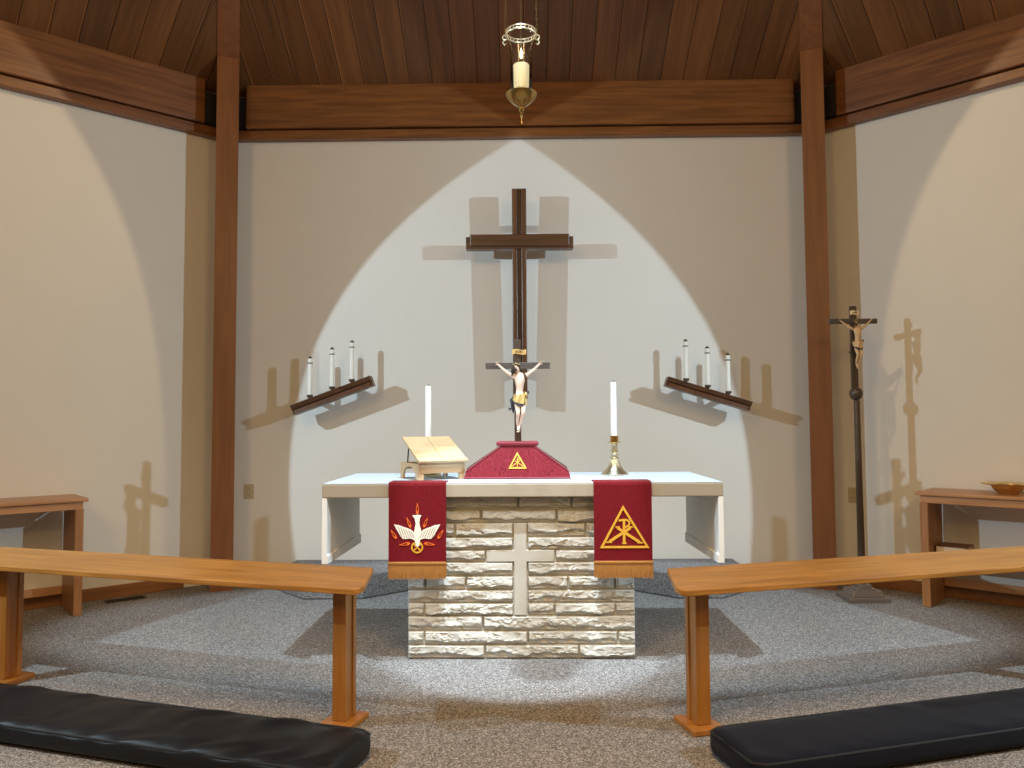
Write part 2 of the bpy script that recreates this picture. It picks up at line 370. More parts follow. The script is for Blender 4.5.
# corner posts with hip rafters running up under the roof
for side, c in ((-1, CLf), (1, CRf)):
    bis = V(-side*math.sin(TH/2), -math.cos(TH/2), 0); per = V(math.cos(TH/2), -side*math.sin(TH/2), 0)
    q = c + bis*.28; m = MB(); hw = .087; hd = .11
    hs = ST*math.cos(TH/2)
    zr = lambda b: Z0 + b*hs                      # roof height b metres out from the corner
    b0, b1, bf = .28-hd, .28+hd, 6.4; rd_ = .03
    wid = lambda b: hw if b <= b1 else hw+(.028-hw)*(b-b1)/(bf-b1)
    prof = [(b0, 0), (b1, 0), (b1, zr(b1)-rd_), (bf, zr(bf)-rd_), (bf, zr(bf)-.005), (b1, zr(b1)-.005), (b0, zr(b0)-.005)]
    bm = bmesh.new()
    Q = [[bm.verts.new(V(c.x+bis.x*b+sg*per.x*wid(b), c.y+bis.y*b+sg*per.y*wid(b), z)) for b, z in prof] for sg in (1, -1)]
    for q in Q:
        bm.faces.new([q[k] for k in (0, 1, 2, 5, 6)]); bm.faces.new([q[k] for k in (2, 3, 4, 5)])
    for k in range(7): bm.faces.new([Q[0][k], Q[1][k], Q[1][(k+1) % 7], Q[0][(k+1) % 7]])
    bmesh.ops.recalc_face_normals(bm, faces=bm.faces[:]); m.merge(bm)
    trim(m, M['post'])
# skirting
struct(bar(FL, .32, SW, 0, .018, 0, .095, .004).build('baseboard_left', M['base']))
struct(bar(FR, .32, SW, 0, .018, 0, .095, .004).build('baseboard_right', M['base']))

# ------------------------------------------------------------------ carpeted step behind the altar
poly = [(-1.95, 6.53), (-1.95, 6.15), (-1.70, 5.875), (-1.24, 5.885), (-.93, 6.17), (.86, 6.15), (1.17, 5.87), (1.52, 5.88), (1.76, 6.12), (1.76, 6.53)]
m = MB(); m.prism(poly, lambda a, b: V(a, b, 0), lambda a, b: V(a, b, .188), bevel=.012)
tag(m.build('carpeted_step', M['stepcarpet']), 'low grey carpeted platform against the back wall behind the altar', 'step')

# ------------------------------------------------------------------ altar
ax0, ax1, ay0, ay1, az = -1.149, 1.123, 4.326, 5.205, 1.006
altar = thing('altar', (-.013, 4.75, 0), 'rough cream stone altar with overhanging slab top and hanging ends', 'altar')
MB().box(ax0, ax1, ay0, ay1, .924, az-.0045, bevel=.006).build('altar_slab', M['mensa'], altar)
MBL = MB(); MBL.box(ax0+.003, ax1-.003, ay0+.002, ay1-.002, az-.0042, az, bevel=.0012)
tag(MBL.build('altar_linen', M['linen']), 'thin white linen cloth covering the altar top under candles and pedestal', 'cloth')
for sx in (-1, 1):
    m = MB(); x = ax0 if sx < 0 else ax1
    m.prism([(ay0+.002, .9239), (ay1-.002, .9239), (ay1-.002, .538), (ay0+.002, .552)], lambda a, b: V(x, a, b), lambda a, b: V(x-sx*.028, a, b), bevel=.003)
    p = m.build('end_panel', M['panel'], altar)
    m = MB(); m.prism([(ay0+.004, .60), (ay1-.004, .60), (ay1-.004, .538), (ay0+.004, .552)], lambda a, b: V(x-sx*.0275, a, b), lambda a, b: V(x-sx*.038, a, b), bevel=.003)
    m.build('edge_moulding', M['panel'], p)
# stone base: twelve courses of split-face stone
bx0, bx1, by0 = -.673, .631, 4.406
zc = [.9235, .85, .77, .69, .6165, .548, .469, .39, .316, .243, .1585, .08, .0]
px = lambda p: (p-521.5)/229*1.304 - .021
joints = {0: [519, 573], 1: [481.5, 558], 2: [455, 587], 3: [], 4: [], 5: [], 6: [425, 466, 569, 616], 7: [], 8: [424, 555, 616], 9: [483], 10: [424, 528, 618], 11: [485, 579]}
cv = (px(514), px(528)); ch = (px(486), px(556))
m = MB()
m.box(bx0+.012, bx1-.012, by0+.016, ay1-.08, 0, .9235)
def stone(x0, x1, z0, z1, k):
    W, Hh = x1-x0, z1-z0; nx = max(8, int(W/.0062)); nz = 13
    amp = random.uniform(.8, 1.25); lo_ = random.uniform(.12, .32)
    def f(i, j):
        x = x0+W*i; z = z0+Hh*j
        e = min(1, min(i*W, (1-i)*W)/.006, min(j*Hh, (1-j)*Hh)/.005)
        # split face: an irregular arris, the stone breaking back below it
        th = lo_+.22*noise.noise(V(x*7, k*2.3, 1.5))+.14*noise.noise(V(x*19, k*1.1, 4.5))
        t = (j-th)/.13; st_ = 0 if t < 0 else (1 if t > 1 else t*t*(3-2*t))
        n2 = noise.noise(V(x*24, z*40, k+5.5)); n3 = noise.noise(V(x*60, z*80, k))
        r = noise.noise(V(x*11+z*7, z*20, k*1.7))
        c = noise.cell(V(x*30+3*n2, z*34+2*r, k*.7))
        d = .003 + e*(.006 + st_*(.013+.006*(1-j)) + amp*(.0055*r+.004*n2+.002*n3+.003*c))
        return V(x, by0+.016-max(.003, min(.034, d)), z)
    m.grid(nx, nz, f, smooth=False)
    # returns of the block back to the core
    for q in ((x0, x1, z0, z0), (x0, x1, z1, z1)):
        m.grid(1, 1, lambda i, j: V(x0+W*i, by0+.012+.006*j, q[2]))
k = 0
for ci in range(12):
    zt, zb = zc[ci]-.0035, zc[ci+1]+.0035
    xs = [bx0] + [px(j) for j in joints[ci]] + [bx1]
    segs = list(zip(xs, xs[1:]))
    if ci in (2, 3, 4, 5, 6, 7, 8):
        c0, c1 = (ch if ci == 4 else cv)
        ns = []
        for a, b in segs:
            if b <= c0 or a >= c1: ns.append((a, b)); continue
            if a < c0: ns.append((a, c0))
            if b > c1: ns.append((c1, b))
        segs = ns
    # side returns where a course is one long stone, split it at random for variety of face
    for a, b in segs:
        k += 1; stone(a+.003, b-.003, zb, zt, k)
m.build('stone_base', M['stone'], altar, sharp=20)
# dressed cross let into the front
m = MB()
m.prism([(cv[0]+.004, zc[9]+.003), (cv[1]-.004, zc[9]+.003), (cv[1]-.004, zc[5]+.001), (ch[1]-.004, zc[5]+.001), (ch[1]-.004, zc[4]-.002), (cv[1]-.004, zc[4]-.002),
         (cv[1]-.004, zc[2]-.003), (cv[0]+.004, zc[2]-.003), (cv[0]+.004, zc[4]-.002), (ch[0]+.004, zc[4]-.002), (ch[0]+.004, zc[5]+.001), (cv[0]+.004, zc[5]+.001)],
        lambda a, b: V(a, by0+.02, b), lambda a, b: V(a, by0-.002, b), bevel=.003)
part_label(m.build('inlaid_cross', M['stonecut'], altar), 'smooth pale stone cross let into the rough stones')

# ------------------------------------------------------------------ altar frontals (banners)
def banner(x0, x1, z0, name, label):
    root = thing(name, ((x0+x1)/2, ay0-.004, az), label, 'altar banner', 'red banners over the altar front')
    yf = ay0-.010
    prof = [(ay0+.14, az+.002), (ay0+.14, az+.006), (ay0+.004, az+.007), (yf-.001, az+.002), (yf-.004, az-.012), (yf-.005, z0+.08), (yf-.0045, z0), (yf+.001, z0), (yf+.002, az-.012), (ay0-.0015, az+.0005), (ay0+.006, az+.002)]
    m = MB(); m.prism(prof, lambda a, b: V(x0, a, b), lambda a, b: V(x1, a, b)); c = m.build('cloth', M['red'], root)
    # fringe: a corrugated skirt of strands
    m = MB(); n = int((x1-x0+.006)/.0042); rnd = random.Random(int(x0*1000))
    for i in range(n):
        xa = x0-.003+i*.0042; l = z0-.083-rnd.uniform(0, .006); sway = rnd.uniform(-.0015, .0015)
        m.tube([V(xa+.002, yf-.003, z0+.004), V(xa+.002+sway, yf-.005, z0-.04), V(xa+.002+sway*2, yf-.003, l)], [.0026, .0027, .0022], 5)
    m.box(x0-.003, x1+.003, yf-.0085, yf+.0005, z0-.006, z0+.010, bevel=.002)
    m.box(x0-.002, x1+.002, yf-.0030, yf-.0005, z0-.079, z0-.004, bevel=.001)
    fr = m.build('fringe', M['fringe'], root); part_label(fr, 'golden bullion fringe along the hem')
    return root, yf-.005
b1, yb = banner(-.766, -.441, .557, 'altar_banner', 'red brocade banner with white descending dove and flames on altar front')
b2, yb = banner(.391, .717, .559, 'altar_banner', 'red brocade banner with gold triangle and chi rho monogram on altar front')
# emblems are laid out in the plane of the cloth, front 3 mm proud of it
def flat(poly, y, name, mat, par, t=.003, fn=None):
    m = MB(); m.prism([fn(*p) for p in poly], lambda a, b: V(a, y+.0005, b), lambda a, b: V(a, y-t, b)); return m.build(name, mat, par)
DX0, DX1, DZ0, DZ1 = -.766, -.441, .557, 1.006   # cloth rectangle = crop x 60..462, y 612..50
def dv(cx, cy): return (DX0+(cx-60)/402*(DX1-DX0), DZ1-(cy-46)/566*(DZ1-DZ0))
dove = thing  # (placeholder name kept short)
body = [(228,272),(262,268),(290,272),(279,296),(276,330),(286,370),(292,408),(282,440),(276,480),(263,496),(250,480),(244,440),(236,410),(243,370),(250,330),(243,296)]
db = flat(body, yb, 'dove_body', M['white'], b1, .004, dv)
lw = [(238,392),(215,372),(190,362),(165,354),(140,343),(98,336),(112,362),(128,390),(142,415),(158,436),(180,438),(205,434),(230,440),(246,452)]
rw = [(2*262-a-4, b) for a, b in lw]
for w in (lw, rw):
    wo = flat(w, yb, 'dove_wing', M['white'], b1, .0035, dv)
    m = MB(); sgn = 1 if w is lw else -1
    for q in range(6):
        xa = 128+q*18; ya = 350+q*7
        pa, pb = (xa, ya), (xa+30-q*1.5, 432-q*1)
        if sgn < 0: pa, pb = (2*262-pa[0]-4, pa[1]), (2*262-pb[0]-4, pb[1])
        A, B = dv(*pa), dv(*pb)
        m.tube([V(A[0], yb-.0036, A[1]), V(B[0], yb-.0036, B[1])], .0015, 5)
    m.build('feather_lines', M['grey'], wo)
def ring_poly(m, outer, inner, y, t):
    bm = bmesh.new(); n = len(outer)
    o0 = [bm.verts.new(V(a, y-t, b)) for a, b in outer]; i0 = [bm.verts.new(V(a, y-t, b)) for a, b in inner]
    o1 = [bm.verts.new(V(a, y+.0005, b)) for a, b in outer]; i1 = [bm.verts.new(V(a, y+.0005, b)) for a, b in inner]
    for k in range(n):
        j = (k+1) % n
        bm.faces.new([o0[k], o0[j], i0[j], i0[k]]); bm.faces.new([o0[k], o1[k], o1[j], o0[j]]); bm.faces.new([i0[k], i0[j], i1[j], i1[k]]); bm.faces.new([o1[k], i1[k], i1[j], o1[j]])
    bmesh.ops.recalc_face_normals(bm, faces=bm.faces[:]); m.merge(bm)
def teardrop(cx, cy, ln, wd, ang):
    pts = []
    for k in range(20):
        a = 2*PI*k/20; r = math.cos(a); y = -r*ln/2; x = math.sin(a)*wd/2*(1-.55*(1-r)/2*1.2)*(1 if r > -.9 else .5)
        x *= (1+r)/2*.75+.25
        y = -r*ln/2
        pts.append((cx + x*math.cos(ang)-y*math.sin(ang)*-1*-1, cy + x*math.sin(ang)+y*math.cos(ang)*-1))
    return pts
for cx, cy, ln, wd, deg in ((262, 224, 80, 28, 0), (201, 322, 78, 28, -22), (320, 322, 74, 28, 22), (96, 405, 74, 30, -32), (424, 405, 74, 30, 32), (172, 475, 78, 30, -98), (348, 475, 78, 30, 98)):
    m = MB(); a = math.radians(deg)
    def td(f):
        out = []
        for k in range(22):
            t = 2*PI*k/22; r = math.cos(t)   # r=1 bottom (round), r=-1 tip
            yy = r*ln/2*f; w = wd/2*f*math.sin(t)*((1+r)/2*.8+.2)
            out.append((cx+w*math.cos(a)-yy*math.sin(a), cy+w*math.sin(a)+yy*math.cos(a)))
        return [dv(*p) for p in out]
    ring_poly(m, td(1), td(.55), yb, .003); m.build('flame', M['orange'], b1)
m = MB(); c0 = (260, 497)
def circ(r): return [dv(c0[0]+r*math.cos(2*PI*k/28), c0[1]+r*math.sin(2*PI*k/28)) for k in range(28)]
ring_poly(m, circ(42), circ(32), yb, .003)
for a in (45, 135):
    ca, sa = math.cos(math.radians(a)), math.sin(math.radians(a)); w = 4.5
    q = [(c0[0]+33*ca-w*sa, c0[1]+33*sa+w*ca), (c0[0]-33*ca-w*sa, c0[1]-33*sa+w*ca), (c0[0]-33*ca+w*sa, c0[1]-33*sa-w*ca), (c0[0]+33*ca+w*sa, c0[1]+33*sa-w*ca)]
    m.prism([dv(*p) for p in q], lambda a, b: V(a, yb+.0005, b), lambda a, b: V(a, yb-.003, b))
m.ball((*[dv(*c0)[0]], yb-.001, dv(*c0)[1]), .006, 10, (1, .4, 1))
m.build('golden_wheel', M['gold'], b1)

def chi_rho(par, fn, y, s=1.0, t=.004):
    """gold triangle and monogram, coordinates in a 489 wide crop"""
    m = MB(); tri = [(240, 202), (420, 508), (76, 508)]
    cx, cy = 243, 405
    inner = [(240, 233), (394, 493), (102, 493)]
    ring_poly(m, [fn(*p) for p in tri], [fn(*p) for p in inner], y, t); m.build('triangle', M['gold'], par)
    m = MB(); n_ = [0]
    def st(pts):
        n_[0] += 1; tt = t-.00012*n_[0]
        m.prism([fn(*p) for p in pts], lambda a, b: V(a, y+.0005, b), lambda a, b: V(a, y-tt, b))
    def stroke(p, q, w0, w1):
        d = Vector((q[0]-p[0], q[1]-p[1])); d.normalize(); a = Vector((-d.y, d.x))
        st([(p[0]+a.x*w0, p[1]+a.y*w0), (p[0]-a.x*w0, p[1]-a.y*w0), (q[0]-a.x*w1, q[1]-a.y*w1), (q[0]+a.x*w1, q[1]+a.y*w1)])
    stroke((245, 305), (245, 470), 8, 9); stroke((230, 474), (262, 474), 5, 5)                     # stem and its foot
    stroke((200, 364), (352, 466), 9, 10); stroke((186, 358), (216, 358), 5, 5); stroke((334, 470), (376, 470), 5, 5)
    stroke((290, 364), (142, 462), 9, 10); stroke((274, 358), (306, 358), 5, 5); stroke((120, 466), (160, 466), 5, 5)
    stroke((208, 312), (245, 306), 7, 7)
    bow = [(250+33*math.sin(PI*k/10), 331-26*math.cos(PI*k/10)) for k in range(11)]
    for p, q in zip(bow, bow[1:]): stroke(p, (q[0]+(q[0]-p[0])*.25, q[1]+(q[1]-p[1])*.25), 6.5, 6.5)
    m.build('monogram', M['gold'], par)
EX0, EX1, EZ0, EZ1 = .391, .717, .559, 1.006
chi_rho(b2, lambda cx, cy: (EX0+(cx-36)/405*(EX1-EX0), EZ1-(cy-38)/574*(EZ1-EZ0)), yb)

# ------------------------------------------------------------------ pedestal under the crucifix, red brocade cover
pc = -.040; py0, py1 = 4.60, 4.90
ped = thing('crucifix_pedestal', (pc, 4.75, az), 'crimson brocade covered pedestal with small gold triangle on the altar top', 'pedestal')
def pedpt(a, b, y0, yt):  # front slopes back towards the top
    return V(pc+a, y0+(yt-y0)*b/.2, az+b)
outl = [(-.322, .001), (-.312, .048), (-.098, .198), (.102, .198), (.308, .048), (.318, .001)]
m = MB(); m.prism([(-.316, .003), (-.306, .066), (-.112, .196), (.114, .196), (.304, .066), (.312, .003)], lambda a, b: pedpt(a, b, py0+.02, 4.69), lambda a, b: pedpt(a, b, py1-.006, 4.81), bevel=.002)
m.build('core', M['walnutD'], ped)
m = MB(); m.prism(outl, lambda a, b: pedpt(a, b, py0, 4.668), lambda a, b: pedpt(a, b, py0+.03, 4.70), bevel=.003)
cvr = m.build('cover', M['redbright'], ped)
m = MB()
for a, b in zip(outl[1:-1], outl[2:]):
    A, B = pedpt(*a, py0-.002, 4.666), pedpt(*b, py0-.002, 4.666); m.tube([A, B], .0045, 6)
A, B = pedpt(*outl[0], py0-.002, 4.666), pedpt(*outl[-1], py0-.002, 4.666); m.tube([A+V(0, 0, .006), B+V(0, 0, .006)], .006, 6)
m.build('hem', M['redplain'], cvr)
MB().box(pc-.128, pc+.13, 4.655, 4.845, az+.1985, az+.224, bevel=.008).build('top_pad', M['redplain'], ped)
# emblem on the sloping front
def pe(cx, cy): return ((cx-243)/489*.150, .158-(cy-202)/489*.150)
def pem(poly, name):
    m = MB(); sl = (4.668-py0)/.2
    m.prism([pe(*p) for p in poly], lambda a, b: pedpt(a, b, py0+.001, 4.669), lambda a, b: pedpt(a, b, py0-.003, 4.665)); return m
m = MB()
tri_o, tri_i = [(240, 190), (430, 516), (66, 516)], [(241, 250), (382, 484), (114, 484)]
bm = bmesh.new()
P = [[bm.verts.new(pedpt(*pe(*q), py0-dy, 4.668-dy)) for q in pp] for pp in (tri_o, tri_i) for dy in (.004, -.001)]
for k in range(3):
    j = (k+1) % 3
    bm.faces.new([P[0][k], P[0][j], P[2][j], P[2][k]]); bm.faces.new([P[0][k], P[1][k], P[1][j], P[0][j]]); bm.faces.new([P[2][k], P[2][j], P[3][j], P[3][k]]); bm.faces.new([P[1][k], P[3][k], P[3][j], P[1][j]])
bmesh.ops.recalc_face_normals(bm, faces=bm.faces[:]); m.merge(bm); m.build('triangle', M['gold'], ped)
m = MB()
for ln in ([(245, 310), (245, 476)], [(196, 362), (356, 472)], [(296, 362), (132, 472)], [(245, 308), (278, 312), (284, 334), (262, 352), (245, 354)]):
    m.tube([pedpt(*pe(*q), py0-.001, 4.667) for q in ln], .0032, 6)
m.build('monogram', M['gold'], ped)

# ------------------------------------------------------------------ crucified figures (one continuous body each)
def skinned(verts, edges, radii, root, sub=2):
    me = bpy.data.meshes.new('t'); me.from_pydata(verts, edges, []); ob = bpy.data.objects.new('t', me); COL.objects.link(ob)
    md = ob.modifiers.new('s', 'SKIN'); md.use_smooth_shade = True
    for i, r in enumerate(radii):
        sv = me.skin_vertices[0].data[i]; sv.radius = (r, r) if not isinstance(r, tuple) else r; sv.use_root = (i == root)
    m2 = ob.modifiers.new('u', 'SUBSURF'); m2.levels = sub; m2.render_levels = sub
    bpy.context.view_layer.update(); dg = bpy.context.evaluated_depsgraph_get()
    out = bpy.data.meshes.new_from_object(ob.evaluated_get(dg)); bpy.data.objects.remove(ob)
    for p in out.polygons: p.use_smooth = True
    return out
def corpus(par, C, s, mats, head_side=-1):
    """C: centre of the cross arms on the front of the wood; s: scale (arm span about .27*s)."""
    # coordinates: x right, y towards the back, z up, relative to C ; front is -y
    vs = [(.006, -.030, -.190), (.004, -.034, -.150), (.006, -.038, -.105), (.004, -.036, -.068), (-.004, -.040, -.045), (-.012, -.050, -.030), (-.013, -.054, -.010),
          (.040, -.032, -.062), (.075, -.026, -.038), (.108, -.016, -.006), (.120, -.012, .006),
          (-.036, -.032, -.062), (-.071, -.026, -.040), (-.104, -.016, -.008), (-.116, -.012, .004),
          (.020, -.032, -.205), (.026, -.056, -.262), (.010, -.034, -.315), (.003, -.026, -.340), (.000, -.036, -.362),
          (-.012, -.032, -.205), (-.004, -.058, -.266), (-.010, -.036, -.317), (-.006, -.026, -.340), (-.006, -.040, -.366)]
    ed = [(0,1),(1,2),(2,3),(3,4),(4,5),(5,6),(3,7),(7,8),(8,9),(9,10),(3,11),(11,12),(12,13),(13,14),(0,15),(15,16),(16,17),(17,18),(18,19),(0,20),(20,21),(21,22),(22,23),(23,24)]
    rd = [.023, .019, .025, .022, .011, .017, .014, .0125, .0095, .0065, .0055, .0125, .0095, .0065, .0055, .017, .0125, .0085, .0065, .006, .017, .0125, .0085, .0065, .006]
    vv = [V(*v)*s for v in vs]
    me = skinned([tuple(C+v) for v in vv], ed, [r*s for r in rd], 0)
    m = MB(); m.bm.from_mesh(me); bpy.data.meshes.remove(me)
    # fingers, curled round the nails, and a thumb leaving the side of the palm
    for sx, hi, ei in ((1, 10, 9), (-1, 14, 13)):
        h = C+vv[hi]; d = (vv[hi]-vv[ei]).normalized(); sd = d.cross(V(0, 1, 0))
        for k, ln in enumerate((.011, .0135, .0125, .010)):
            o_ = h+sd*((k-1.5)*.0034*s)
            m.tube([o_, o_+d*ln*.6*s+V(0, -.002*s, 0), o_+d*ln*s+V(0, -.006*s, 0), o_+d*ln*.9*s+V(0, -.0095*s, 0)], [.0019*s, .0018*s, .0016*s, .0012*s], 6)
        o_ = h-d*.002*s-sd*sx*.0045*s
        m.tube([o_, o_-sd*sx*.005*s+d*.004*s, o_-sd*sx*.0075*s+d*.009*s-V(0, .003*s, 0)], [.0022*s, .0019*s, .0014*s], 6)
    # face: nose, brow, chin
    hd = C+vv[6]; fd = V(-.25, -.95, -.2).normalized()
    m.ball(hd+fd*.0150*s+V(0, 0, -.006*s), .0034*s, 8, (.8, 1, 1.5)); m.ball(hd+fd*.012*s+V(0, 0, .001*s), .006*s, 8, (1.5, .6, .5))
    # toes
    for fi in (19, 24):
        f = C+vv[fi]
        for k in range(5): m.ball(f+V((k-2)*.0026*s, -.003*s, -.006*s), .0018*s, 6, (1, 1, 1.8))
    body = m.build('corpus', mats[0], par, sharp=180)
    # hair, beard and crown
    m = MB()
    m.ball(hd+V(-.003, .010, .004)*s, .0185*s, 14, (1, .9, 1.1))
    m.tube([hd+V(-.013, .000, .006)*s, hd+V(-.018, -.004, -.016)*s, hd+V(-.022, -.002, -.036)*s, hd+V(-.024, .004, -.052)*s], [.008*s, .009*s, .008*s, .003*s], 8)
    m.tube([hd+V(.013, .004, .004)*s, hd+V(.016, .004, -.014)*s, hd+V(.014, .006, -.028)*s], [.006*s, .006*s, .003*s], 8)
    m.ball(hd+fd*.010*s+V(0, 0, -.020*s), .0085*s, 10, (1, .8, 1.2))
    m.build('hair', M['hair'], body)
    m = MB()
    m.tube([hd+V(.0185*math.cos(a), .004+.0165*math.sin(a), .010+.0025*math.sin(3*a))*s for a in [2*PI*k/18 for k in range(18)]], .0028*s, 6, closed=True)
    m.build('crown_of_thorns', M['goldcloth'], body)
    # loincloth with a fold swept to the side and a knot at the hip
    m = MB()
    def lc(i, j):
        a = 2*PI*i; z = -.158-.050*j + .012*math.sin(a+.6) - .020*j*math.cos(a)
        rx = (.032+.006*j); ry = .030+.005*j
        w = 1+.10*math.sin(7*a+3*j)
        return C+V(.005+rx*math.cos(a)*w, -.032+ry*math.sin(a)*w, z)*s
    m.grid(40, 8, lc)
    m.ball(C+V(.038, -.036, -.168)*s, .012*s, 10, (1, 1, 1.1))
    cl = m.build('loincloth', mats[1], body)
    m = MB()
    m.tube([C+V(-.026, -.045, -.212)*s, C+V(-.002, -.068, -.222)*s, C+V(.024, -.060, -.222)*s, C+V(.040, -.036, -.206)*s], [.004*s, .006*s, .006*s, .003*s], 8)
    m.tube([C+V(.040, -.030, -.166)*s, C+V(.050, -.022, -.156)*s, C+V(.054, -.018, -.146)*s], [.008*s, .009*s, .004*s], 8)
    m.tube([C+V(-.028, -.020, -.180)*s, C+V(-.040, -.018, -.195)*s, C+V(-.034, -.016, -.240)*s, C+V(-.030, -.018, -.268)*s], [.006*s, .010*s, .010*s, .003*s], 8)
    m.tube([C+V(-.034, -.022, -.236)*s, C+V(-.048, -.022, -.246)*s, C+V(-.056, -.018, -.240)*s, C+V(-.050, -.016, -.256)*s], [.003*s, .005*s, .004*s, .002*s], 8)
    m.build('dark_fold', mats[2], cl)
    return body
def lettering(txt, size, P, mat, par, name='lettering'):
    cu = bpy.data.curves.new('t', 'FONT'); cu.body = txt; cu.size = size; cu.extrude = .0006; cu.align_x = 'CENTER'; cu.align_y = 'CENTER'
    ob = bpy.data.objects.new('t', cu); COL.objects.link(ob); bpy.context.view_layer.update()
    me = bpy.data.meshes.new_from_object(ob.evaluated_get(bpy.context.evaluated_depsgraph_get())); bpy.data.objects.remove(ob)
    me.transform(Matrix.Translation(P) @ Matrix.Rotation(PI/2, 4, 'X'))
    m = MB(); m.bm.from_mesh(me); bpy.data.meshes.remove(me); return m.build(name, mat, par)

# altar crucifix
cx, cyy = -.036, 4.755
cr = thing('altar_crucifix', (cx, cyy, az+.224), 'painted crucifix standing on the crimson pedestal on the altar', 'crucifix')
MB().box(cx-.021, cx+.021, cyy-.012, cyy+.012, az+.224, 1.866, bevel=.002).build('upright', M['crossbrown'], cr)
part_label(MB().box(cx-.200, cx+.203, cyy-.0165, cyy+.010, 1.682, 1.722, bevel=.002).build('crossbar', M['crossgrey'], cr), 'grey black crossbar')
def scroll(par, c, w, h, mat, y):
    m = MB()
    def f(i, j):
        a = (i-.5)*w; return V(c[0]+a, y-.004*math.cos(PI*(i-.5)*2)-.002, c[1]+(j-.5)*h+.003*math.sin(i*2*PI))
    m.grid(16, 3, f); m.grid(16, 3, lambda i, j: f(i, 1-j)+V(0, .004, 0))
    for e in (0, 1): m.tube([f(e, 0)+V(0, .002, 0), f(e, 1)+V(0, .002, 0)], .0045, 8)
    return m.build('title_scroll', mat, par)
sc_ = scroll(cr, (cx+.010, 1.788), .080, .030, M['scroll'], cyy-.0145)
lettering('INRI', .026, V(cx+.010, cyy-.0225, 1.788), M['ink'], sc_)
corpus(cr, V(cx+.007, cyy-.016, 1.706), 1.12, (M['skin'], M['goldcloth'], M['dkcloth']))

# ------------------------------------------------------------------ candles on the altar
def candlestick(x, y, lab):
    t = thing('candlestick', (x, y, az), lab, 'candlestick', 'brass candlesticks on the altar')
    MB().lathe([(0, .0005), (.089, .0005), (.089, .007), (.084, .012), (.066, .026), (.048, .048), (.035, .078), (.030, .096), (.034, .102), (.034, .108), (.022, .113), (.020, .130), (.0225, .140), (.030, .146), (.030, .152), (.021, .157), (.0195, .180), (.022, .198), (.020, .204)], (x, y, az), 12).build('foot_and_stem', M['brasspale'], t, sharp=25)
    MB().lathe([(.014, .204), (.044, .206), (.046, .210), (.044, .212), (.026, .210)], (x, y, az), 28).build('drip_pan', M['brass'], t)
    MB().lathe([(.0225, .2115), (.026, .2125), (.0255, .246), (.0275, .248), (.0275, .251), (.0215, .251), (.0215, .226), (0, .226)], (x, y, az), 24).build('socket', M['brass'], t)
    return t
def candle(x, y, z0, z1, r, lab, grp, mat, cap=None, name='candle', seg=20):
    t = thing(name, (x, y, z0), lab, 'candle', grp)
    h = z1-z0
    MB().lathe([(0, .0005), (r, .0005), (r*.93, h-.004), (r*.80, h), (0, h)], (x, y, z0), seg).build('wax', mat, t)
    MB().tube([V(x, y, z1-.002), V(x+.001, y, z1+.008), V(x+.003, y, z1+.015)], .0022, 6).build('wick', M['wick'], t)
    if cap:
        part_label(MB().lathe([(r*.97, h-.052), (r*1.14, h-.050), (r*1.14, h-.044), (r*.97, h-.042)], (x, y, z0), seg).build('collar', cap, t), 'dark brass collar near the top')
        part_label(MB().lathe([(r*.95, h-.008), (r*.97, h-.003), (r*.55, h+.006), (r*.3, h+.010), (.0, h+.010)], (x, y, z0), seg).build('follower', cap, t), 'dark brass follower cap')
    return t
candlestick(.585, 4.935, 'brass candlestick on the altar beside the red pedestal, in the open')
candlestick(-.620, 4.945, 'brass candlestick on the altar hidden behind the wooden book stand')
candle(.583, 4.935, az+.2265, 1.603, .0205, 'white candle in the brass candlestick right of the crimson pedestal', 'candles on the altar', M['wax'])
candle(-.620, 4.945, az+.2265, 1.588, .0205, 'white candle rising behind the pale wooden book stand', 'candles on the altar', M['wax'])

# ------------------------------------------------------------------ book stand on the altar
ba = math.radians(29)
bs = Frame((-.612, 4.505, az+.0005), ba)
st = thing('book_stand', bs.p(.14, .15, 0), 'pale wooden book stand with sloping two-leaf rest on the altar', 'book stand')
W_, DP = .275, .31
m = MB()   # front apron with feet
def arch_board(m, n0, L, h, foot, rise, f0, f1):
    pts = [(0, 0), (foot, 0)]
    for k in range(9):
        a = PI-PI*k/8; pts.append((L/2+(L/2-foot)*math.cos(a), rise*.35+rise*.65*math.sin(a)))
    pts += [(L-foot, 0), (L, 0), (L, h), (0, h)]
    m.prism(pts, f0, f1)
m.box(0, W_, 0, .016, .040, .102, bs, .002); m.build('front_apron', M['pine'], st)
for a in (0, W_-.022):
    MB().box(a, a+.022, .001, .022, 0, .0398, bs, .002).build('leg', M['pine'], st)
for a in (-.0125, W_+.0005):
    m = MB(); arch_board(m, 0, DP, .098, .05, .078, lambda p, q: bs.p(a, p, q), lambda p, q: bs.p(a+.012, p, q)); m.build('arched_side', M['pine'], st)
MB().box(.001, W_-.001, DP-.014, DP, .055, .097, bs, .002).build('back_rail', M['pine'], st)
# sloping rest: hinged at the front, propped at the back
def rest(a, l, h): # a along, l up the slope, h above its surface
    ca, sa = math.cos(math.radians(26)), math.sin(math.radians(26))
    return bs.p(a, -.012+l*ca-h*sa, .110+l*sa+h*ca)
for a0, a1 in ((-.022, .1365), (.1385, .296)):
    m = MB(); m.hexa([rest(a0,0,0),rest(a1,0,0),rest(a1,.305,0),rest(a0,.305,0),rest(a0,0,.014),rest(a1,0,.014),rest(a1,.305,.014),rest(a0,.305,.014)], .003); m.build('rest_leaf', M['pine'], st)
MB().tube([rest(-.022, -.006, .008), rest(.296, -.006, .008)], .0125, 10).build('ledge', M['pine'], st)
MB().tube([bs.p(-.006, .20, .098), rest(-.022, .17, 0)], .004, 6).build('prop', M['wick'], st)

